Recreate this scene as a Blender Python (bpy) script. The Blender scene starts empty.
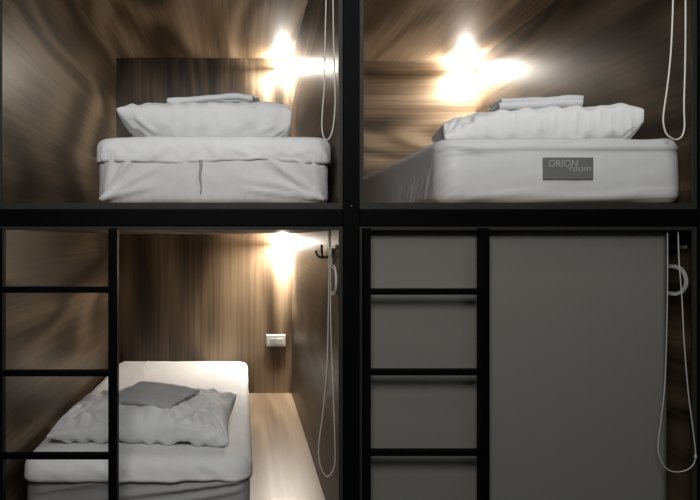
import bpy, bmesh, math, random
from mathutils import Vector, Matrix, noise, geometry
random.seed(7)
SC = bpy.context.scene
COL = SC.collection
ZC = 1.40                      # camera height
F = 600.0                      # focal length in pixels of the 700 px frame

# ------------------------------------------------------------------ materials
def new_mat(name):
    m = bpy.data.materials.new(name); m.use_nodes = True
    nt = m.node_tree
    return m, nt, nt.nodes['Principled BSDF']

def plain(name, col, rough=0.5, metal=0.0, spec=0.5, bump=0.0, bscale=80.0):
    m, nt, b = new_mat(name)
    b.inputs['Roughness'].default_value = rough
    b.inputs['Metallic'].default_value = metal
    b.inputs['Specular IOR Level'].default_value = spec
    tc = nt.nodes.new('ShaderNodeTexCoord')
    n = nt.nodes.new('ShaderNodeTexNoise'); n.inputs['Scale'].default_value = bscale
    n.inputs['Detail'].default_value = 4
    nt.links.new(tc.outputs['Object'], n.inputs['Vector'])
    mx = nt.nodes.new('ShaderNodeMix'); mx.data_type = 'RGBA'
    mx.inputs['A'].default_value = (*[c*0.94 for c in col], 1)
    mx.inputs['B'].default_value = (*[min(1, c*1.05) for c in col], 1)
    nt.links.new(n.outputs['Fac'], mx.inputs['Factor'])
    nt.links.new(mx.outputs['Result'], b.inputs['Base Color'])
    if bump:
        bp = nt.nodes.new('ShaderNodeBump'); bp.inputs['Strength'].default_value = bump
        bp.inputs['Distance'].default_value = 0.004
        nt.links.new(n.outputs['Fac'], bp.inputs['Height'])
        nt.links.new(bp.outputs['Normal'], b.inputs['Normal'])
    return m

def wood(name, along, seed, across=5.0, dark=(0.050, 0.033, 0.020), mid=(0.170, 0.118, 0.073),
         light=(0.34, 0.258, 0.178), rough=0.36, lo=0.30, hi=0.72, spec=0.5):
    """veneer; `along` is the axis index of the grain"""
    m, nt, b = new_mat(name)
    L = nt.links.new; N = nt.nodes.new
    tc = N('ShaderNodeTexCoord')
    def mapped(sa, sx):
        mp = N('ShaderNodeMapping')
        s = [sx, sx, sx]; s[along] = sa
        mp.inputs['Scale'].default_value = s
        mp.inputs['Location'].default_value = (seed*3.17, seed*1.71, seed*2.39)
        L(tc.outputs['Object'], mp.inputs['Vector']); return mp
    # slow bands (the cathedral figure): contour lines of a stretched noise
    m1 = mapped(0.42, 2.6*across/5)
    n1 = N('ShaderNodeTexNoise'); n1.inputs['Scale'].default_value = 1.0
    n1.inputs['Detail'].default_value = 1.2; n1.inputs['Roughness'].default_value = 0.5
    n1.inputs['Distortion'].default_value = 0.25
    L(m1.outputs['Vector'], n1.inputs['Vector'])
    mul = N('ShaderNodeMath'); mul.operation = 'MULTIPLY'; mul.inputs[1].default_value = 44.0
    L(n1.outputs['Fac'], mul.inputs[0])
    sn = N('ShaderNodeMath'); sn.operation = 'SINE'; L(mul.outputs[0], sn.inputs[0])
    mr = N('ShaderNodeMapRange'); mr.inputs['From Min'].default_value = -1; mr.inputs['From Max'].default_value = 1
    L(sn.outputs[0], mr.inputs['Value'])
    # broad stripes
    m2 = mapped(0.22, across*1.25)
    n2 = N('ShaderNodeTexNoise'); n2.inputs['Scale'].default_value = 1.0; n2.inputs['Detail'].default_value = 3.6
    n2.inputs['Roughness'].default_value = 0.5; n2.inputs['Distortion'].default_value = 0.15
    L(m2.outputs['Vector'], n2.inputs['Vector'])
    # fine fibres
    m3 = mapped(1.1, 60.0)
    n3 = N('ShaderNodeTexNoise'); n3.inputs['Scale'].default_value = 1.0; n3.inputs['Detail'].default_value = 3
    L(m3.outputs['Vector'], n3.inputs['Vector'])
    a1 = N('ShaderNodeMath'); a1.operation = 'MULTIPLY_ADD'; a1.inputs[1].default_value = 0.17
    L(mr.outputs['Result'], a1.inputs[0])
    a0 = N('ShaderNodeMath'); a0.operation = 'MULTIPLY'; a0.inputs[1].default_value = 0.62
    L(n2.outputs['Fac'], a0.inputs[0]); L(a0.outputs[0], a1.inputs[2])
    a2 = N('ShaderNodeMath'); a2.operation = 'MULTIPLY_ADD'; a2.inputs[1].default_value = 0.22
    L(n3.outputs['Fac'], a2.inputs[0]); L(a1.outputs[0], a2.inputs[2])
    cr = N('ShaderNodeValToRGB'); cr.color_ramp.elements[0].position = lo
    cr.color_ramp.elements[0].color = (*dark, 1)
    cr.color_ramp.elements[1].position = hi; cr.color_ramp.elements[1].color = (*light, 1)
    e = cr.color_ramp.elements.new((lo+hi)/2); e.color = (*mid, 1)
    L(a2.outputs[0], cr.inputs['Fac'])
    L(cr.outputs['Color'], b.inputs['Base Color'])
    b.inputs['Roughness'].default_value = rough
    b.inputs['Specular IOR Level'].default_value = spec
    bp = N('ShaderNodeBump'); bp.inputs['Strength'].default_value = 0.05; bp.inputs['Distance'].default_value = 0.001
    L(n3.outputs['Fac'], bp.inputs['Height']); L(bp.outputs['Normal'], b.inputs['Normal'])
    return m

def emission(name, col, strength):
    m, nt, b = new_mat(name)
    b.inputs['Base Color'].default_value = (*col, 1)
    b.inputs['Emission Color'].default_value = (*col, 1)
    b.inputs['Emission Strength'].default_value = strength
    return m

W_LEFT = wood('walnut_left', 1, 1.0, 3.6, lo=0.37, hi=0.70, rough=0.38, spec=0.2, dark=(0.018, 0.0122, 0.0072), mid=(0.082, 0.058, 0.036), light=(0.235, 0.178, 0.118))
W_BACKV = wood('walnut_vertical_upper', 2, 2.3, 3.8, lo=0.38, hi=0.72, dark=(0.018, 0.0122, 0.0072), mid=(0.082, 0.058, 0.036), light=(0.235, 0.178, 0.118))
W_BACKV2 = wood('walnut_vertical_lower', 2, 5.2, 3.4, lo=0.37, hi=0.66, dark=(0.034,0.022,0.0135), mid=(0.135,0.093,0.056), light=(0.32,0.235,0.15))
W_BACKH = wood('walnut_horizontal', 0, 3.1, 5.5, lo=0.36, hi=0.64)
W_CEIL = wood('walnut_ceiling', 1, 4.4, 3.8, lo=0.33, hi=0.66, rough=0.55, spec=0.08)
W_SIDE = wood('walnut_side', 1, 6.3, 4.0, lo=0.38, hi=0.80, rough=0.40, spec=0.2, dark=(0.018, 0.0122, 0.0072), mid=(0.082, 0.058, 0.036), light=(0.235, 0.178, 0.118))
W_PLAT = wood('walnut_platform', 1, 8.1, 7.0, lo=0.26, hi=0.68, dark=(0.10,0.066,0.04), mid=(0.20,0.145,0.095), light=(0.31,0.235,0.16))
BLACK = plain('black_powder_coat', (0.0016, 0.0016, 0.0018), 0.5, 0, 0.05)
TRIM = plain('dark_aluminium', (0.024, 0.024, 0.019), 0.5, 0.0, 0.2)
STEEL = plain('screw_steel', (0.3, 0.3, 0.3), 0.3, 1.0)
SHEET = plain('white_cotton', (0.80, 0.80, 0.80), 0.85, 0, 0.25, 0.25, 35.0)
GREYC = plain('grey_mattress_cover', (0.34, 0.34, 0.345), 0.6, 0, 0.3, 0.15, 30.0)
SHEETL = plain('lower_sheet_cotton', (0.72, 0.72, 0.72), 0.85, 0, 0.25, 0.25, 35.0)
COVER = plain('white_mattress_cover', (0.66, 0.66, 0.66), 0.6, 0, 0.3, 0.15, 30.0)
PLAST = plain('white_mattress_ticking', (0.60, 0.60, 0.60), 0.5, 0, 0.35, 0.15, 25.0)
PILLOW = plain('white_pillowcase', (0.78, 0.78, 0.78), 0.85, 0, 0.25, 0.3, 30.0)
LINEN = plain('folded_linen', (0.72, 0.73, 0.74), 0.9, 0, 0.2, 0.2, 60.0)
GREYL = plain('grey_linen', (0.40, 0.40, 0.40), 0.9, 0, 0.2, 0.2, 60.0)
BLIND = plain('grey_blind_cloth', (0.160, 0.158, 0.140), 0.75, 0, 0.3, 0.05, 250.0)
CORD = plain('white_cord', (0.72, 0.70, 0.64), 0.5)
CORD3 = plain('dull_cord', (0.40, 0.39, 0.36), 0.5)
CORD2 = plain('darker_cord', (0.55, 0.53, 0.48), 0.5)  # same cord in a darker tone than the white one
PLASTIC = plain('white_plastic', (0.82, 0.82, 0.80), 0.35)
PLASTIC2 = plain('grey_plastic', (0.50, 0.52, 0.52), 0.4)
SLOT = plain('socket_hole', (0.04, 0.04, 0.04), 0.6)
HOOK = plain('black_hook_metal', (0.012, 0.011, 0.010), 0.35, 0.3)
TAG = plain('grey_label_cloth', (0.135, 0.135, 0.135), 0.7)
TAGTXT = plain('pale_label_print', (0.30, 0.30, 0.30), 0.7)
NUM = plain('brushed_numeral', (0.70, 0.70, 0.68), 0.4, 0.0)
ZIP = plain('grey_zip_tape', (0.34, 0.34, 0.34), 0.7)
FLOORM = plain('corridor_vinyl', (0.16, 0.145, 0.13), 0.5, 0, 0.4, 0.1, 20)
LAMPB = plain('lamp_white', (0.75, 0.74, 0.70), 0.4)
LENS = emission('lamp_glow', (1.0, 0.925, 0.83), 150.0)
DOWN = emission('lamp_lens_glow', (1.0, 0.925, 0.83), 6300.0)

# ------------------------------------------------------------------ helpers
def link(name, bm, mat, parent=None, smooth=False):
    bmesh.ops.recalc_face_normals(bm, faces=bm.faces)
    me = bpy.data.meshes.new(name); bm.to_mesh(me); bm.free()
    me.materials.append(mat)
    if smooth:
        for p in me.polygons: p.use_smooth = True
    o = bpy.data.objects.new(name, me); COL.objects.link(o)
    if parent is not None:
        o.parent = parent
        o.matrix_parent_inverse = Matrix.Translation(parent.location).inverted()
    return o

def root(name, loc, label, cat, group=None):
    o = bpy.data.objects.new(name, None); COL.objects.link(o)
    o.location = loc; o.empty_display_size = 0.05
    return tag(o, label, cat, group)

def tag(o, label, cat, group=None):
    o['label'] = label; o['category'] = cat
    if group: o['group'] = group
    return o

def box(bm, x0, x1, y0, y1, z0, z1):
    v = [bm.verts.new((x, y, z)) for z in (z0, z1) for y in (y0, y1) for x in (x0, x1)]
    for f in ((0,1,3,2), (4,6,7,5), (0,4,5,1), (2,3,7,6), (0,2,6,4), (1,5,7,3)):
        bm.faces.new([v[i] for i in f])

def bevel(bm, w, seg=2):
    bmesh.ops.bevel(bm, geom=bm.edges[:], offset=w, segments=seg, profile=0.5, affect='EDGES', clamp_overlap=True)

def struct(name, x0, x1, y0, y1, z0, z1, mat, bev=0.0):
    bm = bmesh.new(); box(bm, x0, x1, y0, y1, z0, z1)
    if bev: bevel(bm, bev)
    o = link(name, bm, mat); o['kind'] = 'structure'
    return o

def part_box(name, dims, mat, parent, bev=0.0, seg=2):
    bm = bmesh.new(); box(bm, *dims)
    if bev: bevel(bm, bev, seg)
    return link(name, bm, mat, parent)

def catmull(pts, n=8, closed=False):
    out = []; P = [Vector(p) for p in pts]; m = len(P)
    rng = range(m if closed else m-1)
    for i in rng:
        g = lambda k: P[k % m] if closed else P[max(0, min(m-1, k))]
        p0, p1, p2, p3 = g(i-1), g(i), g(i+1), g(i+2)
        for j in range(n):
            t = j/n
            out.append(0.5*((2*p1)+(p2-p0)*t+(2*p0-5*p1+4*p2-p3)*t*t+(3*p1-p0-3*p2+p3)*t**3))
    if not closed: out.append(P[-1])
    return out

def tube(bm, pts, r, seg=8):
    rings = []; prev = None
    for i, p in enumerate(pts):
        d = (pts[min(i+1, len(pts)-1)]-pts[max(i-1, 0)]).normalized()
        if prev is None:
            a = d.orthogonal().normalized()
        else:
            a = (prev-d*prev.dot(d)).normalized()
        prev = a; b = d.cross(a)
        rr = r(i/(len(pts)-1)) if callable(r) else r
        rings.append([bm.verts.new(p+(a*math.cos(2*math.pi*k/seg)+b*math.sin(2*math.pi*k/seg))*rr) for k in range(seg)])
    for A, B in zip(rings, rings[1:]):
        for k in range(seg):
            bm.faces.new((A[k], A[(k+1) % seg], B[(k+1) % seg], B[k]))
    bm.faces.new(rings[0][::-1]); bm.faces.new(rings[-1])

def lathe(bm, prof, centre, axis, seg=24):
    """prof: (radius, height along axis)"""
    ax = Vector(axis).normalized(); a = ax.orthogonal().normalized(); b = ax.cross(a); c = Vector(centre)
    rings = []
    for r, h in prof:
        if r < 1e-6: rings.append([bm.verts.new(c+ax*h)])
        else: rings.append([bm.verts.new(c+ax*h+(a*math.cos(2*math.pi*k/seg)+b*math.sin(2*math.pi*k/seg))*r) for k in range(seg)])
    for A, B in zip(rings, rings[1:]):
        for k in range(seg):
            k2 = (k+1) % seg
            if len(A) == 1 and len(B) == 1: continue
            if len(A) == 1: bm.faces.new((A[0], B[k2], B[k]))
            elif len(B) == 1: bm.faces.new((A[k], A[k2], B[0]))
            else: bm.faces.new((A[k], A[k2], B[k2], B[k]))

def smoothstep(a, b, x):
    t = max(0.0, min(1.0, (x-a)/(b-a))); return t*t*(3-2*t)

def nz(x, y, z=0.0): return noise.noise(Vector((x, y, z)))

def ridge(px, pz, a, b, w):
    """bell-shaped fold along segment a-b, fading at the far end"""
    ax, az = a; bx, bz = b
    dx, dz = bx-ax, bz-az; L2 = dx*dx+dz*dz
    t = ((px-ax)*dx+(pz-az)*dz)/L2
    if t < -0.15 or t > 1.1: return 0.0
    tt = max(0, min(1, t))
    qx, qz = ax+dx*tt, az+dz*tt
    d = math.hypot(px-qx, pz-qz)
    ww = w*(0.5+0.9*tt)
    return math.exp(-(d/ww)**2)*smoothstep(-0.15, 0.08, t)*(1-smoothstep(0.6, 1.1, t))

def rounded_box(bm, x0, x1, y0, y1, z0, z1, r, rv, step=0.011, ystep=0.024):
    """soft-cornered block with regular quads. r: corner radius in plan, rv: edge radius in section"""
    nx = max(2, int((x1-x0)/step)); ny = max(2, int((y1-y0)/ystep)); nzz = max(2, int((z1-z0)/(step*0.8)))
    cache = {}
    def vert(i, j, k):
        key = (i, j, k)
        if key in cache: return cache[key]
        x = x0+(x1-x0)*i/nx; y = y0+(y1-y0)*j/ny; z = z0+(z1-z0)*k/nzz
        ins = min(x-x0, x1-x, y-y0, y1-y); cz = max(z0+rv, min(z1-rv, z)); h = rv-ins; vz = z-cz
        if h > 1e-9 and abs(vz) > 1e-9:              # round the top and bottom edges
            sc = max(h, abs(vz))/math.hypot(h, vz); ins = rv-h*sc; z = cz+vz*sc
            x = max(x0+ins, min(x1-ins, x)); y = max(y0+ins, min(y1-ins, y))
        p = Vector((x, y, z))
        qx = max(x0+r, min(x1-r, x)); qy = max(y0+r, min(y1-r, y)); ex, ey = x-qx, y-qy
        if abs(ex) > 1e-9 and abs(ey) > 1e-9:        # round the corners in plan
            sc = max(abs(ex), abs(ey))/math.hypot(ex, ey); p.x = qx+ex*sc; p.y = qy+ey*sc
        v = bm.verts.new(p); cache[key] = v
        return v
    def grid(na, nb, fn):
        for a in range(na):
            for b in range(nb):
                bm.faces.new((fn(a, b), fn(a+1, b), fn(a+1, b+1), fn(a, b+1)))
    grid(nx, nzz, lambda a, b: vert(a, 0, b)); grid(nx, nzz, lambda a, b: vert(a, ny, b))
    grid(ny, nzz, lambda a, b: vert(0, a, b)); grid(ny, nzz, lambda a, b: vert(nx, a, b))
    grid(nx, ny, lambda a, b: vert(a, b, 0)); grid(nx, ny, lambda a, b: vert(a, b, nzz))

def displace(bm, fn):
    bm.normal_update()
    bmesh.ops.recalc_face_normals(bm, faces=bm.faces); bm.normal_update()
    mv = [(v, fn(v.co.copy(), v.normal.copy())) for v in bm.verts]
    for v, d in mv: v.co += d

# ------------------------------------------------------------------ place: panels
YF, YB = 2.0, 4.04             # front plane of the frame, back wall
YW = 2.035                     # front edge of wall panels
LX0, LX1 = -0.847, 0.335       # left bay
RX0, RX1 = 0.395, 1.575        # right bay
Z_UC = ZC+1.216                # upper ceiling
Z_DK = ZC+0.122                # top of deck
Z_LC = ZC+0.033                # underside of deck
Z_PL = ZC-1.037                # platform top

struct('floor', -2.2, 3.0, -1.6, YB+0.1, -0.05, 0.0, FLOORM)
struct('wall_left', LX0-0.028, LX0, YW, YB, 0.0, Z_UC+0.03, W_LEFT)
struct('wall_divider', LX1, RX0, YW, YB, 0.0, Z_UC+0.03, W_SIDE)
struct('wall_right', RX1, RX1+0.03, YW, YB, 0.0, Z_UC+0.03, W_SIDE)
struct('wall_back_upper_left', LX0-0.028, LX1, YB, YB+0.03, Z_DK-0.045, Z_UC+0.03, W_BACKV)
struct('wall_back_upper_right', LX1, RX1+0.03, YB, YB+0.03, Z_DK-0.045, Z_UC+0.03, W_BACKH)
struct('wall_back_lower_left', LX0-0.028, LX1, YB, YB+0.03, 0.0, Z_DK-0.045, W_BACKV2)
struct('wall_back_lower_right', LX1, RX1+0.03, YB, YB+0.03, 0.0, Z_DK-0.045, W_BACKV2)
struct('ceiling_upper_left', LX0, LX1, YW, YB-0.006, Z_UC, Z_UC+0.03, W_CEIL)
struct('ceiling_upper_right', RX0, RX1, YW, YB-0.006, Z_UC-0.016, Z_UC+0.03, W_CEIL)
struct('ceiling_lower_left', LX0, LX1, YW, YB-0.004, Z_LC, Z_DK, W_CEIL)
struct('ceiling_lower_right', RX0, RX1, YW, YB-0.004, Z_LC, Z_DK, W_CEIL)

pl = root('bed_platform', ((LX0+LX1)/2, 3.0, 0), 'tan wood bed platform under the lower mattress, bare strip beside right wall', 'bed base')
part_box('top_board', (LX0+.001, LX1-.001, YW, YB-.001, Z_PL-0.03, Z_PL), W_PLAT, pl, 0.002, 1)
part_box('front_board', (LX0+.001, LX1-.001, YW+0.012, YW+0.03, 0.0, Z_PL-0.03), W_SIDE, pl)

# ------------------------------------------------------------------ black steel frame
fr = root('bunk_frame', (0.365, YF, 0), 'black steel frame of posts and beam around the four sleeping capsules', 'frame')
ZT = Z_UC+0.05
def post(x0, x1):
    part_box('post', (x0, x1, YF, YW, 0.0, ZT), BLACK, fr, 0.003)
post(-0.90, -0.816); post(0.337, 0.393); post(1.521, 1.60)
zb0, zb1 = ZC+0.043, ZC+0.100
part_box('beam', (-0.816, 0.337, YF+0.001, YW, zb0, zb1), BLACK, fr, 0.003)
part_box('beam', (0.393, 1.521, YF+0.001, YW, zb0, zb1), BLACK, fr, 0.003)
part_box('beam', (-0.816, 0.337, YF+0.001, YW, Z_UC, ZT), BLACK, fr, 0.003)
part_box('beam', (0.393, 1.521, YF+0.001, YW, Z_UC, ZT), BLACK, fr, 0.003)
def edge_trim(x0, x1, z0, z1, w=0.013, wb=0.013):
    bm = bmesh.new(); y0, y1 = YF+0.006, YF+0.013
    o = [(x0, z0), (x1, z0), (x1, z1), (x0, z1)]
    i = [(x0+w, z0+wb), (x1-w, z0+wb), (x1-w, z1-w), (x0+w, z1-w)]
    V = {}
    for n, ring in (('o', o), ('i', i)):
        for y in (y0, y1):
            V[n, y] = [bm.verts.new((x, y, z)) for x, z in ring]
    for k in range(4):
        k2 = (k+1) % 4
        bm.faces.new((V['o', y0][k], V['o', y0][k2], V['i', y0][k2], V['i', y0][k]))
        bm.faces.new((V['o', y1][k], V['o', y1][k2], V['i', y1][k2], V['i', y1][k]))
        bm.faces.new((V['o', y0][k], V['o', y0][k2], V['o', y1][k2], V['o', y1][k]))
        bm.faces.new((V['i', y0][k], V['i', y0][k2], V['i', y1][k2], V['i', y1][k]))
    link('edge_trim', bm, TRIM, fr)
edge_trim(-0.816, 0.3365, zb1, Z_UC, wb=0.021); edge_trim(0.3935, 1.5205, zb1, Z_UC, wb=0.021)
edge_trim(-0.816, 0.3365, 0.02, zb0); edge_trim(0.3935, 1.5205, 0.02, zb0)
bm = bmesh.new(); lathe(bm, [(0.0, 0.0022), (0.002, 0.0018), (0.0032, 0.0), (0.0032, -0.002)], (0.365, YF, ZC+0.110), (0, -1, 0), 14)
link('screw', bm, STEEL, fr, True)

# ------------------------------------------------------------------ ladders
def ladder(xa0, xa1, xb0, xb1, rungs, xr0, label):
    t = root('ladder', ((xa0+xb1)/2, YF, 0), label, 'ladder')
    y0, y1 = YF-0.034, YF
    for x0, x1 in ((xa0, xa1), (xb0, xb1)):
        part_box('rail', (x0, x1, y0, y1, 0.0, ZC+0.036), BLACK, t, 0.0025)
    for z in rungs:
        part_box('rung', (xr0, xb0, y0+0.007, y1-0.007, z-0.0105, z+0.0105), BLACK, t, 0.003)
k = 600/(YF-0.034)             # px per metre on the ladder's face
X = lambda px: (px-242)/k
Zp = lambda py: ZC+(239-py)/k
ladder(X(-5), X(2.2), X(108), X(117), [Zp(290), Zp(374), Zp(457.5), Zp(541), Zp(624)], X(2.2), 'black metal ladder in front of the lower left bed')
ladder(X(364), X(371), X(480.5), X(490), [Zp(292), Zp(373), Zp(454), Zp(535), Zp(616)], X(371), 'black metal ladder in front of the grey blind')

# ------------------------------------------------------------------ mattresses
def wr(p, s=1.0, seed=0.0):
    return nz(p.x*7*s+seed, p.y*5*s, p.z*9*s)*0.6+nz(p.x*19*s+seed, p.y*13*s, p.z*22*s)*0.3

# upper left
MX0, MX1, MY0, MY1 = -0.53, 0.32, 2.175, 4.02
MZ0, MZ1 = Z_DK+0.0022, ZC+0.362
mul_ = root('mattress', ((MX0+MX1)/2, 3.1, MZ0), 'white covered mattress under the draped sheet, upper left capsule', 'mattress')
bm = bmesh.new(); rounded_box(bm, MX0, MX1, MY0, MY1, MZ0, MZ1, 0.06, 0.03)
folds = []
rr = random.Random(3)
for k_ in range(7):             # tension folds fanning out of both lower corners
    a = math.radians(14+k_*11)
    folds.append(((MX0+0.03, MZ0+0.02), (MX0+0.03+math.cos(a)*rr.uniform(.16, .34), MZ0+0.02+math.sin(a)*rr.uniform(.15, .24)), rr.uniform(.007, .013), rr.uniform(.005, .012)))
    a = math.radians(166-k_*11)
    folds.append(((MX1-0.03, MZ0+0.02), (MX1-0.03+math.cos(a)*rr.uniform(.18, .38), MZ0+0.02+math.sin(a)*rr.uniform(.15, .24)), rr.uniform(.007, .013), rr.uniform(.005, .012)))
def d_ul(p, n):
    amt = 0.004*wr(p, 1, 1.0)
    front = max(0, -n.y)
    if front > 0.1:
        for a, b, w, h in folds: amt += front*h*ridge(p.x, p.z, a, b, w)
        t = (p.z-MZ0)/(MZ1-MZ0)
        amt += front*0.012*math.sin(math.pi*t)*(1-((p.x-(MX0+MX1)/2)/0.43)**2*0.6)
        # gathered elastic hem along the bottom
        if p.z < MZ0+0.03: amt += front*0.0016*math.sin(p.x*420)
    out = n*amt
    if p.z < MZ0+0.006: out.z = 0
    return out
displace(bm, d_ul)
for v in bm.verts: v.co.z = max(v.co.z, MZ0)
link('cover', bm, COVER, mul_, True)
bm = bmesh.new()
xs = X_ = (201-242)/275.0
pts = [Vector((xs+0.002*math.sin(i*0.9), 2.158+0.004*abs(i-5)/5, ZC+0.285-0.011*i)) for i in range(12)]
tube(bm, pts, lambda t: 0.0065*(1-0.75*t), 8)
link('zip', bm, ZIP, mul_, True)

# the sheet draped over it
bm = bmesh.new(); rounded_box(bm, MX0-0.006, MX1+0.006, MY0-0.009, MY1+0.004, MZ0, MZ1+0.006, 0.062, 0.036)
dl = [f for f in bm.faces if max(v.co.z for v in f.verts) < ZC+0.284]
bmesh.ops.delete(bm, geom=dl, context='FACES')
pleat = [(MX0+0.02+0.011*i, rr.uniform(0.4, 1)) for i in range(9)]
zb_ = ZC+0.285
sfold = [((MX0+.03+.013*q, zb_), (MX0+.028+.012*q, zb_+.06), .0035, .008) for q in range(5)]+[((MX1-.03-.016*q, zb_), (MX1-.05-.03*q, zb_+.05), .005, .007) for q in range(4)]
sfold += [((x_, zb_+rr.uniform(0, .02)), (x_+rr.uniform(-.1, .1), zb_+rr.uniform(.035, .06)), .007, .006) for x_ in (-.33, -.22, -.08, .02, .11, .17)]
def d_sheet(p, n):
    amt = 0.0035*wr(p, 1.1, 4.0)
    front = max(0, -n.y)
    drop = smoothstep(MZ1-0.01, ZC+0.284, p.z)
    dz = 0.0
    if p.z < MZ1-0.02:
        t = (ZC+0.35-p.z)/0.066
        amt += front*(0.004*math.sin(max(0, min(1, t))*2.6)+0.0045*nz(p.x*11, 7.0, p.z*9)+0.004*nz(p.x*23+p.z*20, 3.0, p.z*22))
        # pleats gathered at the left corner
        w = math.exp(-((p.x-(MX0+0.05))/0.045)**2)
        amt += w*0.006*math.sin(p.x*260)*(0.4+0.6*t)
        w = math.exp(-((p.x-(MX1-0.05))/0.04)**2)
        amt += w*0.005*math.sin(p.x*210+p.z*60)*(0.3+0.7*t)
        for a, b, w, h in sfold: amt += h*ridge(p.x, p.z, a, b, w)
        dz = 0.012*nz(p.x*5, 1.3)*t+0.005*nz(p.x*24, 2.0)*t
    else:
        amt += 0.0045*nz(p.x*9, p.y*5, 2.0)+0.002*nz(p.x*25, p.y*18, 3.0)
    # centre of the bed is a little higher than its rounded corners
    dome = 0.006*(1-((p.x-(MX0+MX1)/2)/0.43)**2) if p.z > MZ1-0.02 else 0
    return n*amt+Vector((0, 0, dz+dome))
displace(bm, d_sheet)
g = bmesh.ops.solidify(bm, geom=bm.faces[:], thickness=-0.0022)
tag(link('bed_sheet', bm, SHEET, None, True), 'white bed sheet draped over the mattress top with uneven hem, upper left capsule', 'bed sheet')

# upper right
NX0, NX1, NY0, NY1 = 0.692, 1.564, 2.105, 4.01
NZ0, NZ1 = Z_DK+0.0022, ZC+0.358
mur = root('mattress', ((NX0+NX1)/2, 3.0, NZ0), 'white mattress with a grey name label on its end, upper right capsule', 'mattress')
bm = bmesh.new(); rounded_box(bm, NX0, NX1, NY0, NY1, NZ0, NZ1, 0.080, 0.034, 0.011, 0.009)
sf = []
for k_ in range(16):           # slanted pulls on the long left side
    y = NY0+0.02+k_*0.040+rr.uniform(-.012, .012)
    sf.append(((y, NZ0+0.012), (y+rr.uniform(-.16, -.07), NZ0+rr.uniform(.09, .16)), rr.uniform(.004, .008), rr.uniform(.003, .007)))
def d_ur(p, n):
    amt = 0.0035*wr(p, 1, 9.0)
    front = max(0, -n.y); left = max(0, -n.x)
    t = (p.z-NZ0)/(NZ1-NZ0)
    if front > .1:
        amt += front*0.010*math.sin(math.pi*min(1, t*1.15))
        for a, b, w, h in (((NX1-.02, NZ0+.03), (NX0+.3, NZ0+.012), .012, .006), ((NX0+.02, NZ1-.02), (NX0+.16, NZ1-.05), .010, .007),
                           ((NX1-.03, NZ1-.035), (NX0+.35, NZ1-.045), .008, .0045), ((NX1-.02, NZ0+.05), (NX1-.3, NZ0+.035), .01, .004),
                           ((NX0+.02, NZ1-.055), (NX0+.25, NZ1-.040), .009, .005), ((NX0+.1, NZ0+.02), (NX0+.4, NZ0+.05), .012, .003)):
            amt += front*h*ridge(p.x, p.z, a, b, w)
        # piping ridge near the top edge
        amt += front*0.008*math.exp(-((p.z-(NZ1-0.036+0.006*nz(p.x*6, 3)))/0.006)**2)
    if left > .1:
        for a, b, w, h in sf: amt += left*h*ridge(p.y, p.z, a, b, w)
    if n.z > .5: amt += 0.005*nz(p.x*6, p.y*6, 5.0)
    out = n*amt
    if p.z < NZ0+0.006: out.z = 0
    return out
displace(bm, d_ur)
for v in bm.verts: v.co.z = max(v.co.z, NZ0)
link('cover', bm, PLAST, mur, True)

def text_bm(body, size, w, ext=0.0006, shear=0.0, bold=0.012):
    cu = bpy.data.curves.new('txt', 'FONT'); cu.body = body; cu.size = size; cu.extrude = ext; cu.shear = shear; cu.offset = bold*size
    cu.resolution_u = 4
    o = bpy.data.objects.new('txt', cu); COL.objects.link(o)
    dg = bpy.context.evaluated_depsgraph_get(); dg.update()
    me = bpy.data.meshes.new_from_object(o.evaluated_get(dg))
    bm = bmesh.new(); bm.from_mesh(me)
    bpy.data.objects.remove(o); bpy.data.curves.remove(cu); bpy.data.meshes.remove(me)
    xs = [v.co.x for v in bm.verts]; s = w/(max(xs)-min(xs)); x0 = min(xs)
    for v in bm.verts: v.co.x = (v.co.x-x0)*s
    return bm
lx0, lx1 = (540.5-242)/284.5, (590.5-242)/284.5
lz0, lz1 = ZC+(239-180.3)/284.5, ZC+(239-158)/284.5
LY = NY0-0.0135
lab = part_box('name_label', (lx0, lx1, LY-0.002, LY+0.006, lz0, lz1), TAG, mur, 0.003, 3)
lab['label'] = 'grey label with pale lettering'
for body, x0, x1, ztop, hh, sh, shm in (('ORION', 545.5, 575, 160.5, 7.2, 0.15, 0), ('room', 566, 587.5, 165.6, 6.4, 0.15, 0)):
    w = (x1-x0)/284.5; h = hh/284.5
    bm = text_bm(body, h/0.70, w, 0.0006, sh)
    zs = [v.co.z for v in bm.verts]
    for v in bm.verts:
        x, y, z = v.co
        v.co = ((x0-242)/284.5+x, LY-0.0026+z, ZC+(239-ztop-hh)/284.5+y)
    link('lettering', bm, TAGTXT, lab)
# lower left mattress, with its fitted sheet
BX0, BX1, BY0, BY1 = -0.815, 0.030, 2.215, 4.00
BZ0, BZ1 = Z_PL, ZC-0.815
mll = root('mattress', ((BX0+BX1)/2, 3.1, BZ0), 'mattress on the wooden platform, lower left capsule, wrapped in white sheet', 'mattress')
bm = bmesh.new(); rounded_box(bm, BX0, BX1, BY0, BY1, BZ0, BZ1, 0.075, 0.03)
def d_lc(p, n):
    amt = 0.0
    front = max(0, -n.y)
    if front > .1:
        amt += 0.003*wr(p, 1, 21.0)*front
        for a, b, w_, h in lf: amt += front*h*ridge(p.x, p.z, a, b, w_)
    out = n*amt
    return out
lf = [((BX1-.02, BZ1-.075), (BX0+.22, BZ1-.15), .012, .013), ((BX1-.02, BZ1-.07), (BX0+.45, BZ1-.12), .010, .010),
      ((BX1-.03, BZ1-.11), (BX0+.3, BZ1-.20), .014, .012), ((BX0+.05, BZ1-.12), (BX0+.35, BZ1-.07), .010, .010)]
displace(bm, d_lc)
link('cover', bm, GREYC, mll, True)
bm = bmesh.new(); rounded_box(bm, BX0-0.006, BX1+0.006, BY0-0.008, BY1+0.006, BZ0+0.004, BZ1+0.005, 0.085, 0.042)
dl = [f for f in bm.faces if max(v.co.z for v in f.verts) < BZ1-0.075]
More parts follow.
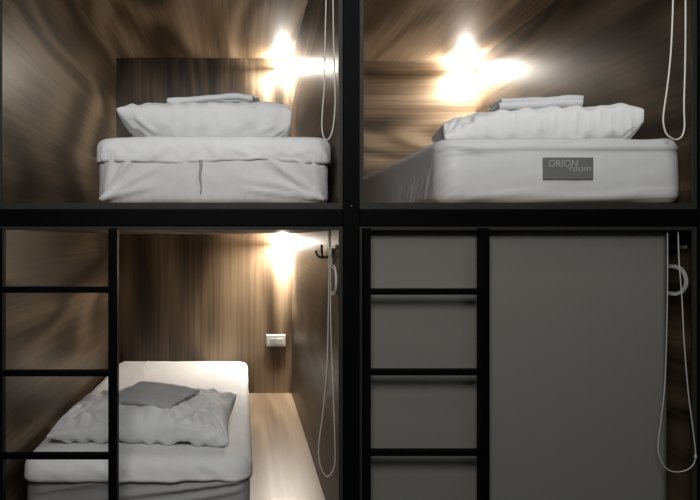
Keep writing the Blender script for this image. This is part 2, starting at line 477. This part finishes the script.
bmesh.ops.delete(bm, geom=dl, context='FACES')
tf = []
for k_ in range(16):
    cx, cy = rr.uniform(BX0+.1, BX1-.05), rr.uniform(2.4, 3.9); a = rr.uniform(-.5, .5)+math.pi/2*rr.choice([0, 0, 1])
    l = rr.uniform(.1, .28)
    tf.append(((cx, cy), (cx+math.cos(a)*l, cy+math.sin(a)*l), rr.uniform(.006, .013), rr.uniform(.003, .007)))
tf += [((BX1-.02, 2.62), (BX1-.16, 2.56), .008, .006), ((BX1-.02, 2.70), (BX1-.14, 2.72), .008, .005), ((BX1-.01, 2.50), (BX1-.2, 2.47), .009, .005),
       ((-.30, 3.25), (-.24, 3.02), .009, .007), ((-.22, 3.25), (-.15, 3.0), .008, .006)]
def d_ll(p, n):
    dzz = 0.0
    amt = 0.003*wr(p, 1, 14.0)
    front = max(0, -n.y)
    if front > .1:
        t = max(0, min(1, (BZ1-.02-p.z)/.06))
        amt += front*(0.010*t+0.006*t*nz(p.x*8, 4.0, p.z*4)+0.004*nz(p.x*19+p.z*30, p.z*12, 3))
        dzz = t*(0.010*nz(p.x*4, 8.0)+0.004*nz(p.x*17, 3.0))
    if n.z > .5:
        amt += 0.003*nz(p.x*6, p.y*4, 5.0)
        for a, b, w, h in tf: amt += h*ridge(p.x, p.y, a, b, w)
    if n.x > .5: amt += 0.004*nz(p.y*9, p.z*5, 1)
    return n*amt+Vector((0, 0, dzz))
displace(bm, d_ll)
bmesh.ops.solidify(bm, geom=bm.faces[:], thickness=-0.002)
tag(link('bed_sheet', bm, SHEETL, None, True), 'white fitted sheet stretched over the bed behind the left ladder', 'bed sheet')

# ------------------------------------------------------------------ pillows
def pillow(W, D, T, seam, seed, pinch=(0.05, 0.07), wamp=0.006, flat=0.0, nu=120, nv=84, ears=None, endflat=0.0, shape=(2.6, 0.55), blunt=(1.0, 1.0)):
    """local mesh resting on z=0. seam: height of the edge seam as a share of T"""
    bm = bmesh.new(); pa, pb = shape
    def prof(u, v):
        pu = pa*(blunt[0] if u < 0 else blunt[1])
        return ((1-abs(u)**pu)*(1-abs(v)**pa))**pb if abs(u) < 1 and abs(v) < 1 else 0.0
    top, bot = {}, {}
    for i in range(nu+1):
        for j in range(nv+1):
            u = -math.cos(math.pi*i/nu)*0.35+(-1+2*i/nu)*0.65; v = -math.cos(math.pi*j/nv)*0.35+(-1+2*j/nv)*0.65
            x = W/2*u*(1-pinch[0]*(1-v*v)); y = D/2*v*(1-pinch[1]*(1-u*u))
            f = prof(u, v)
            edge = 1-f
            # folds radiating from each corner
            w = 0.0
            for sx in (-1, 1):
                for sy in (-1, 1):
                    dx, dy = u*W/2-sx*W/2, v*D/2-sy*D/2
                    r = math.hypot(dx, dy); th = math.atan2(dy, dx)
                    w += math.sin(th*13+seed+3*nz(r*9+seed, th*2))*math.exp(-r/0.13)*smoothstep(0, .05, r)
            w *= 0.8
            w += 0.9*nz(x*9+seed, y*9, seed)+0.5*nz(x*22+seed, y*16, seed+3)+0.35*nz((x+y*.8)*40, (x-y)*9, seed)
            # gathers along the long edges
            g = math.sin(x*75+4*nz(x*8, seed, 0)+v*2)*smoothstep(.55, .93, abs(v))*smoothstep(0, .5, f)
            wt = wamp*(w*0.8+g*0.55)*min(1, f*1.8)
            e = 0.0
            if ears:
                for (su, sv, dz, dxy) in ears:
                    q = math.exp(-(((u-su)**2+(v-sv)**2)/0.10))
                    e += dz*q
                    x += dxy*q*(1 if su > 0 else -1)
            sz = T*seam+e
            zt = sz+T*(1-seam)*f+wt
            zb = max(0.0, sz-T*(seam+0.12)*f**(0.8 if u < 0 else 0.8-0.35*u)-wt*1.15)
            zt = max(zt, zb+0.0005)
            top[i, j] = bm.verts.new((x, y, zt))
            if i in (0, nu) or j in (0, nv): bot[i, j] = top[i, j]
            else: bot[i, j] = bm.verts.new((x, y, zb))
    for i in range(nu):
        for j in range(nv):
            bm.faces.new((top[i, j], top[i+1, j], top[i+1, j+1], top[i, j+1]))
            q = (bot[i, j], bot[i, j+1], bot[i+1, j+1], bot[i+1, j])
            bm.faces.new(q)
    return bm

def crease(bm, segs):
    """raised folds on the front of a pillow, given as lines in its (x, z) elevation"""
    def fn(p, n):
        fr = smoothstep(0.05, 0.45, -n.y)
        return n*fr*sum(h*ridge(p.x, p.z, a, b, w) for a, b, w, h in segs) if fr > 0 and p.y < 0 else Vector((0, 0, 0))
    displace(bm, fn)

def place(bm, loc, rz=0.0, rx=0.0, ry=0.0):
    M = Matrix.Translation(loc) @ Matrix.Rotation(rz, 4, 'Z') @ Matrix.Rotation(rx, 4, 'X') @ Matrix.Rotation(ry, 4, 'Y')
    bmesh.ops.transform(bm, matrix=M, verts=bm.verts)

zs_ul = MZ1+0.013
bm = pillow(0.665, 0.46, 0.156, 0.62, 1.7, (0.03, 0.05), 0.0085, ears=[(-1, -1, 0.012, 0.0), (1, -1, 0.002, -0.012)], shape=(4.0, 0.5), blunt=(0.8, 2.6))
crease(bm, [((.31, .095), (.10, .035), .008, .010), ((.31, .075), (.18, .015), .008, .010), ((.28, .11), (.02, .07), .007, .008), ((.05, .10), (-.04, .03), .007, .007),
            ((-.30, .095), (-.14, .05), .008, .009), ((-.28, .09), (-.18, .02), .008, .008), ((-.10, .11), (-.16, .06), .006, .006), ((.20, .12), (.13, .08), .006, .007)])
place(bm, (-0.135, 2.455, zs_ul), 0.0)
tag(link('pillow', bm, PILLOW, None, True), 'plump white pillow on the sheet in the upper left capsule', 'pillow')
zs_ur = NZ1+0.004
bm = pillow(0.70, 0.42, 0.150, 0.66, 6.1, (0.03, 0.06), 0.0110, ears=[(1, -1, 0.010, 0.0), (-1, -1, -0.060, 0.0)], shape=(3.6, 0.48), blunt=(0.75, 2.6))
cr_ = []
for q in range(22):
    x_ = -.33+q*.031+rr.uniform(-.012, .012); z_ = rr.uniform(.06, .12); l_ = rr.uniform(.03, .075)
    cr_.append(((x_, z_), (x_+rr.uniform(-.035, .03), max(.005, z_-l_)), rr.uniform(.004, .007), rr.uniform(.005, .010)))
crease(bm, cr_)
place(bm, (1.165, 2.46, zs_ur), math.radians(-11))
tag(link('pillow', bm, PILLOW, None, True), 'crinkled white pillow on the mattress in the upper right capsule', 'pillow')
zs_ll = BZ1+0.009
bm = pillow(0.71, 0.46, 0.150, 0.34, 3.3, (0.03, 0.07), 0.019, ears=[(1, 1, 0.035, 0.015), (-1, -1, -0.01, 0.0), (1, -1, -0.02, 0.0)], shape=(2.8, 0.55), blunt=(1.0, 1.6))
crease(bm, [((.33, .06), (.05, .085), .008, .010), ((.33, .05), (.12, .03), .008, .010), ((-.33, .05), (-.1, .07), .009, .010), ((-.2, .12), (-.05, .06), .008, .008),
            ((.25, .12), (.12, .07), .008, .010), ((.30, .13), (.20, .10), .008, .010)])
place(bm, (-0.40, 2.545, zs_ll), math.radians(-1.5))
tag(link('pillow', bm, SHEETL, None, True), 'rumpled pillow lying near the foot of the lower left bed', 'pillow')

# ------------------------------------------------------------------ folded linen
def folded(W, layers, th, seed, skew=0.0, sag=0.0, twist=0.0, tail=0.0):
    """serpentine fold: layers = list of (y_start, y_end, z) legs; twist turns the upper layers, tail pulls out one corner"""
    prof = []; N_ = len(layers)
    for n_, (ya, yb, z) in enumerate(layers):
        m_ = 14
        for i in range(m_+1):
            prof.append((ya+(yb-ya)*i/m_, z+0.0015*math.sin(i*.8+n_), (n_+i/m_)/N_))
        if n_+1 < N_:
            za, zb = z, layers[n_+1][2]; y = yb
            s = 1 if yb > ya else -1
            r = (zb-za)/2
            for i in range(1, 6):
                a = -math.pi/2+math.pi*i/6
                prof.append((y+s*math.cos(a)*r*1.2, (za+zb)/2+math.sin(a)*r, (n_+1)/N_))
    bm = bmesh.new(); nx = 46; rows = []
    for i in range(nx+1):
        x = -W/2+W*i/nx; row = []
        for y, z, q in prof:
            dz = 0.0025*nz(x*14+seed, y*12, z*40)+0.0012*nz(x*40, y*30, seed+z*30)
            dz += tail*q*math.exp(-((x-W*.28)/(.16*W))**2)*0.4
            a = twist*q; cx, cy = x*math.cos(a)-y*math.sin(a), x*math.sin(a)+y*math.cos(a)
            cx += tail*q*(1 if x > 0 else 0)*(x/W*2)
            row.append(bm.verts.new((cx+skew*y+0.003*nz(y*10, z*60, seed), cy+0.003*nz(x*9, z*50, seed), z+dz-sag*(x/W*2)**2)))
        rows.append(row)
    for A, B in zip(rows, rows[1:]):
        for k_ in range(len(prof)-1):
            bm.faces.new((A[k_], A[k_+1], B[k_+1], B[k_]))
    bmesh.ops.recalc_face_normals(bm, faces=bm.faces)
    bmesh.ops.solidify(bm, geom=bm.faces[:], thickness=th)
    return bm

zt = zs_ul+0.158
bm = folded(0.315, [(-.10, .10, 0.0), (.10, -.10, 0.008), (-.10, .07, 0.016), (.07, -.06, 0.021)], 0.006, 1.0, 0.15, 0.006, math.radians(-9), 0.035)
place(bm, (-0.115, 2.43, zt+0.002), math.radians(4), 0, math.radians(-2.0))
tag(link('folded_sheet', bm, LINEN, None, True), 'folded white sheet lying on the pillow in the upper left capsule', 'linen')
zt = zs_ur+0.150
bm = folded(0.31, [(.11, -.11, 0.0), (-.11, .11, 0.010), (.11, -.10, 0.020), (-.10, .04, 0.027)], 0.0075, 5.0, 0.1, 0.0, math.radians(7), 0.008)
place(bm, (1.165, 2.42, zt+0.002), math.radians(-5), 0, math.radians(-2.2))
tag(link('folded_sheet', bm, LINEN, None, True), 'folded white sheet lying on the pillow in the upper right capsule', 'linen')
zt = zs_ll+0.152
bm = folded(0.262, [(.08, -.08, 0.0), (-.08, .08, 0.013), (.08, -.075, 0.025)], 0.008, 8.0, 0.35, 0.008, math.radians(-3), 0.006)
place(bm, (-0.36, 2.495, zt+0.000), math.radians(-12), math.radians(9), math.radians(4))
tag(link('folded_sheet', bm, GREYL, None, True), 'folded grey sheet lying on the pillow of the lower left bed', 'linen')

# ------------------------------------------------------------------ wall lamps
def wall_lamp(x, z, label):
    """small globe on a short arm"""
    t = root('wall_lamp', (x, YB, z), label, 'lamp', None)
    bm = bmesh.new(); lathe(bm, [(0, 0.010), (0.018, 0.009), (0.022, 0.006), (0.022, 0.0)], (x, YB, z), (0, -1, 0), 24)
    link('base', bm, LAMPB, t, True)
    bm = bmesh.new(); lathe(bm, [(0.006, 0.006), (0.006, 0.030), (0.012, 0.032), (0.012, 0.040), (0.0, 0.040)], (x, YB, z), (0, -1, 0), 16)
    link('arm', bm, LAMPB, t, True)
    bm = bmesh.new(); n_ = 14; r = 0.019
    lathe(bm, [(r*math.sin(math.pi*i/n_) if 0 < i < n_ else 0.0, 0.056-r*math.cos(math.pi*i/n_)) for i in range(n_+1)], (x, YB, z), (0, -1, 0), 24)
    link('globe', bm, LENS, t, True)
    bm = bmesh.new(); lathe(bm, [(0.0, 0.0203), (0.018, 0.0203), (0.0185, 0.0200), (0.018, 0.0197), (0.0, 0.0197)], (x, YB-0.056, z), (0, 0, -1), 24)
    link('lens', bm, DOWN, t)
wall_lamp(0.268, Z_UC-0.050, 'lit wall lamp in the back right corner of the upper left capsule')
wall_lamp(1.485, Z_UC-0.066, 'lit wall lamp in the back right corner of the upper right capsule')
wall_lamp(0.270, Z_LC-0.048, 'lit wall lamp in the back right corner above the lower bed')

# ------------------------------------------------------------------ socket
sx0, sx1, sz0, sz1 = 0.163, 0.294, ZC-0.722, ZC-0.642
t = root('wall_socket', ((sx0+sx1)/2, YB, sz0), 'white wall socket plate on the back wall beside the lower bed', 'socket')
part_box('plate', (sx0, sx1, YB-0.011, YB, sz0, sz1), PLASTIC, t, 0.004, 3)
part_box('rocker_switch', (sx0+.026, sx0+.066, YB-0.014, YB-0.008, sz0+.014, sz1-.026), PLASTIC2, t, 0.002)
ins = part_box('socket_insert', (sx0+.068, sx1-.014, YB-0.013, YB-0.008, sz0+.014, sz1-.024), PLASTIC, t, 0.002)
for dx in (-.008, .008):
    bm = bmesh.new(); lathe(bm, [(0, .0152), (.0036, .0152), (.0036, .010)], ((sx0+.068+sx1-.014)/2+dx, YB, (sz0+.014+sz1-.024)/2), (0, -1, 0), 12)
    link('hole', bm, SLOT, ins)

# ------------------------------------------------------------------ coat hook
hy, hz = 2.25, ZC-0.052
t = root('coat_hook', (LX1, hy, hz), 'small black double coat hook on the wall beside the lower lamp', 'hook')
bm = bmesh.new(); lathe(bm, [(0, .006), (.012, .006), (.016, .003), (.016, -.001)], (LX1, hy, hz), (-1, 0, 0), 20)
link('back_plate', bm, HOOK, t, True)
bm = bmesh.new()
tube(bm, catmull([(LX1-.004, hy, hz-.006), (LX1-.016, hy-.002, hz-.016), (LX1-.032, hy-.002, hz-.012), (LX1-.036, hy-.002, hz+.012), (LX1-.036, hy-.002, hz+.030)], 7), lambda q: .0042+.0016*smoothstep(.8, 1, q), 10)
link('prong', bm, HOOK, t, True)
bm = bmesh.new()
tube(bm, catmull([(LX1-.012, hy, hz-.014), (LX1-.034, hy+.003, hz-.018), (LX1-.050, hy+.004, hz-.010), (LX1-.058, hy+.004, hz+.008)], 7), lambda q: .0042+.0014*smoothstep(.8, 1, q), 10)
link('prong', bm, HOOK, t, True)

# ------------------------------------------------------------------ numerals on the right-hand walls
def numeral(xw, label):
    """a big stroked 5 on a wall facing -X; drawn in (a, z): a runs towards the room"""
    H, Wd, s, d = 0.172, 0.098, 0.0125, 0.005
    zb = ZC-0.199
    ctr = [(Wd, H), (0.0, H), (0.0, H*0.575)]
    bowl = [(0.0, H*0.575), (Wd*.22, H*.575), (Wd*.48, H*.572), (Wd*.78, H*.51), (Wd*.97, H*.36), (Wd*.97, H*.20), (Wd*.78, H*.06), (Wd*.48, 0.0), (Wd*.22, 0.0), (0.0, 0.0)]
    pts = [Vector((a, z, 0)) for a, z in ctr]+catmull([(a, z, 0) for a, z in bowl], 8)[1:]
    bm = bmesh.new(); rows = []
    for i, p in enumerate(pts):
        d0 = (p-pts[i-1]).normalized() if i else None
        d1 = (pts[i+1]-p).normalized() if i+1 < len(pts) else None
        if d0 is None: d0 = d1
        if d1 is None: d1 = d0
        n0 = Vector((-d0.y, d0.x, 0)); n1 = Vector((-d1.y, d1.x, 0))
        m_ = (n0+n1).normalized(); w_ = s/2/max(.5, m_.dot(n0))
        row = []
        for q in (p+m_*w_, p-m_*w_):
            for dep in (0.0, d):
                row.append(bm.verts.new((xw-dep, 2.222-q.x, zb+q.y)))
        rows.append(row)
    for A, B in zip(rows, rows[1:]):
        for i0, i1 in ((0, 1), (1, 3), (3, 2), (2, 0)):
            bm.faces.new((A[i0], A[i1], B[i1], B[i0]))
    bm.faces.new([rows[0][i] for i in (0, 1, 3, 2)]); bm.faces.new([rows[-1][i] for i in (0, 2, 3, 1)])
    tag(link('wall_numeral', bm, NUM), label, 'numeral')
numeral(LX1, 'pale numeral 5 on the wall below the coat hook')
numeral(RX1, 'pale numeral 5 on the dark wall half hidden by the grey blind')

# ------------------------------------------------------------------ blind and cords
def loop(ptsA, r=0.0022):
    """px points (down one strand, round the bottom, up the other), each with its depth"""
    w = [Vector(((px-242)/F*Y, Y, ZC+(239-py)/F*Y)) for px, py, Y in ptsA]
    return catmull(w, 8), r
def cord(name, pts, mat, parent=None, r=0.0022, conn=None):
    c, r = loop(pts, r)
    bm = bmesh.new(); tube(bm, c, r, 8)
    o = link(name, bm, mat, parent, True)
    if conn:
        px, py, Y = conn; p = Vector(((px-242)/F*Y, Y, ZC+(239-py)/F*Y))
        bm = bmesh.new()
        lathe(bm, [(0, .009), (.003, .008), (.0042, 0), (.003, -.008), (0, -.009)], p, (0, 0, 1), 12)
        b = link('joiner', bm, mat, o, True)
    return o

BLX0, BLX1, BY = 0.40, 1.4505, 2.050
rb = root('roller_blind', ((BLX0+BLX1)/2, BY, 0.45), 'plain grey blind pulled down over the lower right capsule', 'blind')
bm = bmesh.new()
nx, nz_ = 60, 60; zt0, zt1 = 0.42, Z_LC-0.0005
fr_, bk_ = {}, {}
for i in range(nx+1):
    for j in range(nz_+1):
        x = BLX0+(BLX1-BLX0)*i/nx; z = zt0+(zt1-zt0)*j/nz_
        y = BY+0.004*nz(x*1.6, z*1.3, 2.0)*smoothstep(zt1, zt1-.3, z)
        fr_[i, j] = bm.verts.new((x, y, z)); bk_[i, j] = bm.verts.new((x, y+0.0012, z))
for i in range(nx):
    for j in range(nz_):
        bm.faces.new((fr_[i, j], fr_[i+1, j], fr_[i+1, j+1], fr_[i, j+1]))
        bm.faces.new((bk_[i, j], bk_[i, j+1], bk_[i+1, j+1], bk_[i+1, j]))
for i in range(nx):
    for j in (0, nz_): bm.faces.new((fr_[i, j], fr_[i+1, j], bk_[i+1, j], bk_[i, j]))
for j in range(nz_):
    for i in (0, nx): bm.faces.new((fr_[i, j], fr_[i, j+1], bk_[i, j+1], bk_[i, j]))
link('fabric', bm, BLIND, rb, True)
part_box('hem_bar', (BLX0, BLX1, BY-0.006, BY+0.008, 0.405, 0.425), BLIND, rb, 0.003)
YC = 2.026
P_ = 1.984
cd = cord('cord', [(667.5, 226.4, YC), (667.3, 300, YC), (665, 380, YC), (661, 420, YC-.01), (658, 445, YC-.02), (660, 458, YC-.025), (667, 469, YC-.03), (678, 472, YC-.036), (690, 468, P_), (695.5, 457, P_),
      (693, 430, P_), (688, 390, P_+.004), (684, 340, P_+.012), (682, 300, P_+.02), (679, 260, P_+.03), (678, 226.4, YC)], CORD3, rb, 0.0019, (695.5, 457, P_))
cd['label'] = 'pale looped pull cord'
YC = 2.09
cu_y = (239-(Z_UC-ZC)*F/YC)
cord_top = 239-(Z_UC-ZC)*F/YC
o = cord('blind_cord', [(329, 239-(Z_LC-ZC)*F/YC, YC), (329, 260, YC), (328.5, 300, YC), (327, 360, YC), (323, 410, YC), (319, 440, YC), (318.5, 455, YC), (321, 468, YC), (327, 476.5, YC),
      (333, 470, YC), (335, 458, YC), (334.5, 430, YC), (333, 390, YC), (331, 340, YC), (330.5, 300, YC+.02), (330.4, 260, YC+.02), (330.3, 239-(Z_LC-ZC)*F/(YC+.02), YC+.02)], CORD2, None, 0.0018)
tag(o, 'thin looped pull cord hanging beside the lower left bed', 'cord')
YC = 2.10
top = 239-(Z_UC-ZC)*F/YC
o = cord('blind_cord', [(327, top, YC), (326.5, -50, YC), (326, 0, YC), (325, 40, YC), (324.5, 80, YC), (322.5, 110, YC), (321.8, 125, YC), (323, 135, YC), (326, 140, YC),
      (330, 137, YC), (333, 127, YC), (335, 105, YC), (334.5, 75, YC), (333.5, 40, YC), (333, 0, YC), (332.5, -50, YC), (332, top, YC)], CORD, None, 0.0023)
tag(o, 'white looped pull cord hanging in the upper left capsule', 'cord')
YC = 2.065
top = 239-(Z_UC-0.016-ZC)*F/YC
o = cord('blind_cord', [(674, top, YC), (673.5, -50, YC), (673, 0, YC), (671, 50, YC), (667.5, 85, YC), (664, 110, YC), (663.3, 122, YC), (666, 133, YC), (672, 138.5, YC), (677, 139.5, YC),
      (682, 136, YC), (684.5, 126, YC), (684, 105, YC), (685, 70, YC), (685.5, 35, YC), (685.5, 0, YC), (685, -50, YC), (685, top, YC)], CORD, None, 0.0026)
tag(o, 'white looped pull cord hanging in the upper right capsule', 'cord')

# ------------------------------------------------------------------ light
w = bpy.data.worlds.new('World'); SC.world = w; w.use_nodes = True
w.node_tree.nodes['Background'].inputs['Color'].default_value = (0.8, 0.9, 1.0, 1)
w.node_tree.nodes['Background'].inputs['Strength'].default_value = 0.02
def area(name, loc, size, power, col, target):
    l = bpy.data.lights.new(name, 'AREA'); l.shape = 'DISK'; l.size = size; l.energy = power; l.color = col
    o = bpy.data.objects.new(name, l); COL.objects.link(o); o.location = loc
    o.rotation_euler = (Vector(target)-Vector(loc)).to_track_quat('-Z', 'Y').to_euler()
area('corridor_lamp', (1.0, 1.0, 2.75), 0.60, 4.0, (0.99, 0.985, 0.97), (0.95, 1.7, 0.8))
area('corridor_lamp', (-0.1, -0.3, 2.75), 0.9, 45.0, (0.99, 0.985, 0.97), (0.2, 1.9, 1.3))

area('corridor_lamp', (0.95, 1.58, 2.75), 0.10, 3.0, (0.99, 0.985, 0.97), (0.95, 1.9, 0.8))

# ------------------------------------------------------------------ camera
cam = bpy.data.cameras.new('Camera'); co = bpy.data.objects.new('Camera', cam); COL.objects.link(co)
co.location = (0, 0, ZC); co.rotation_euler = (math.pi/2, 0, 0)
cam.sensor_width = 36.0; cam.lens = F/700*36
cam.shift_x = (350-242)/700; cam.shift_y = -(250-239)/700
cam.clip_start = 0.05
SC.camera = co
vs = SC.view_settings
vs.view_transform = 'Standard'; vs.look = 'None'; vs.exposure = 0.0; vs.gamma = 1.0; vs.use_curve_mapping = False
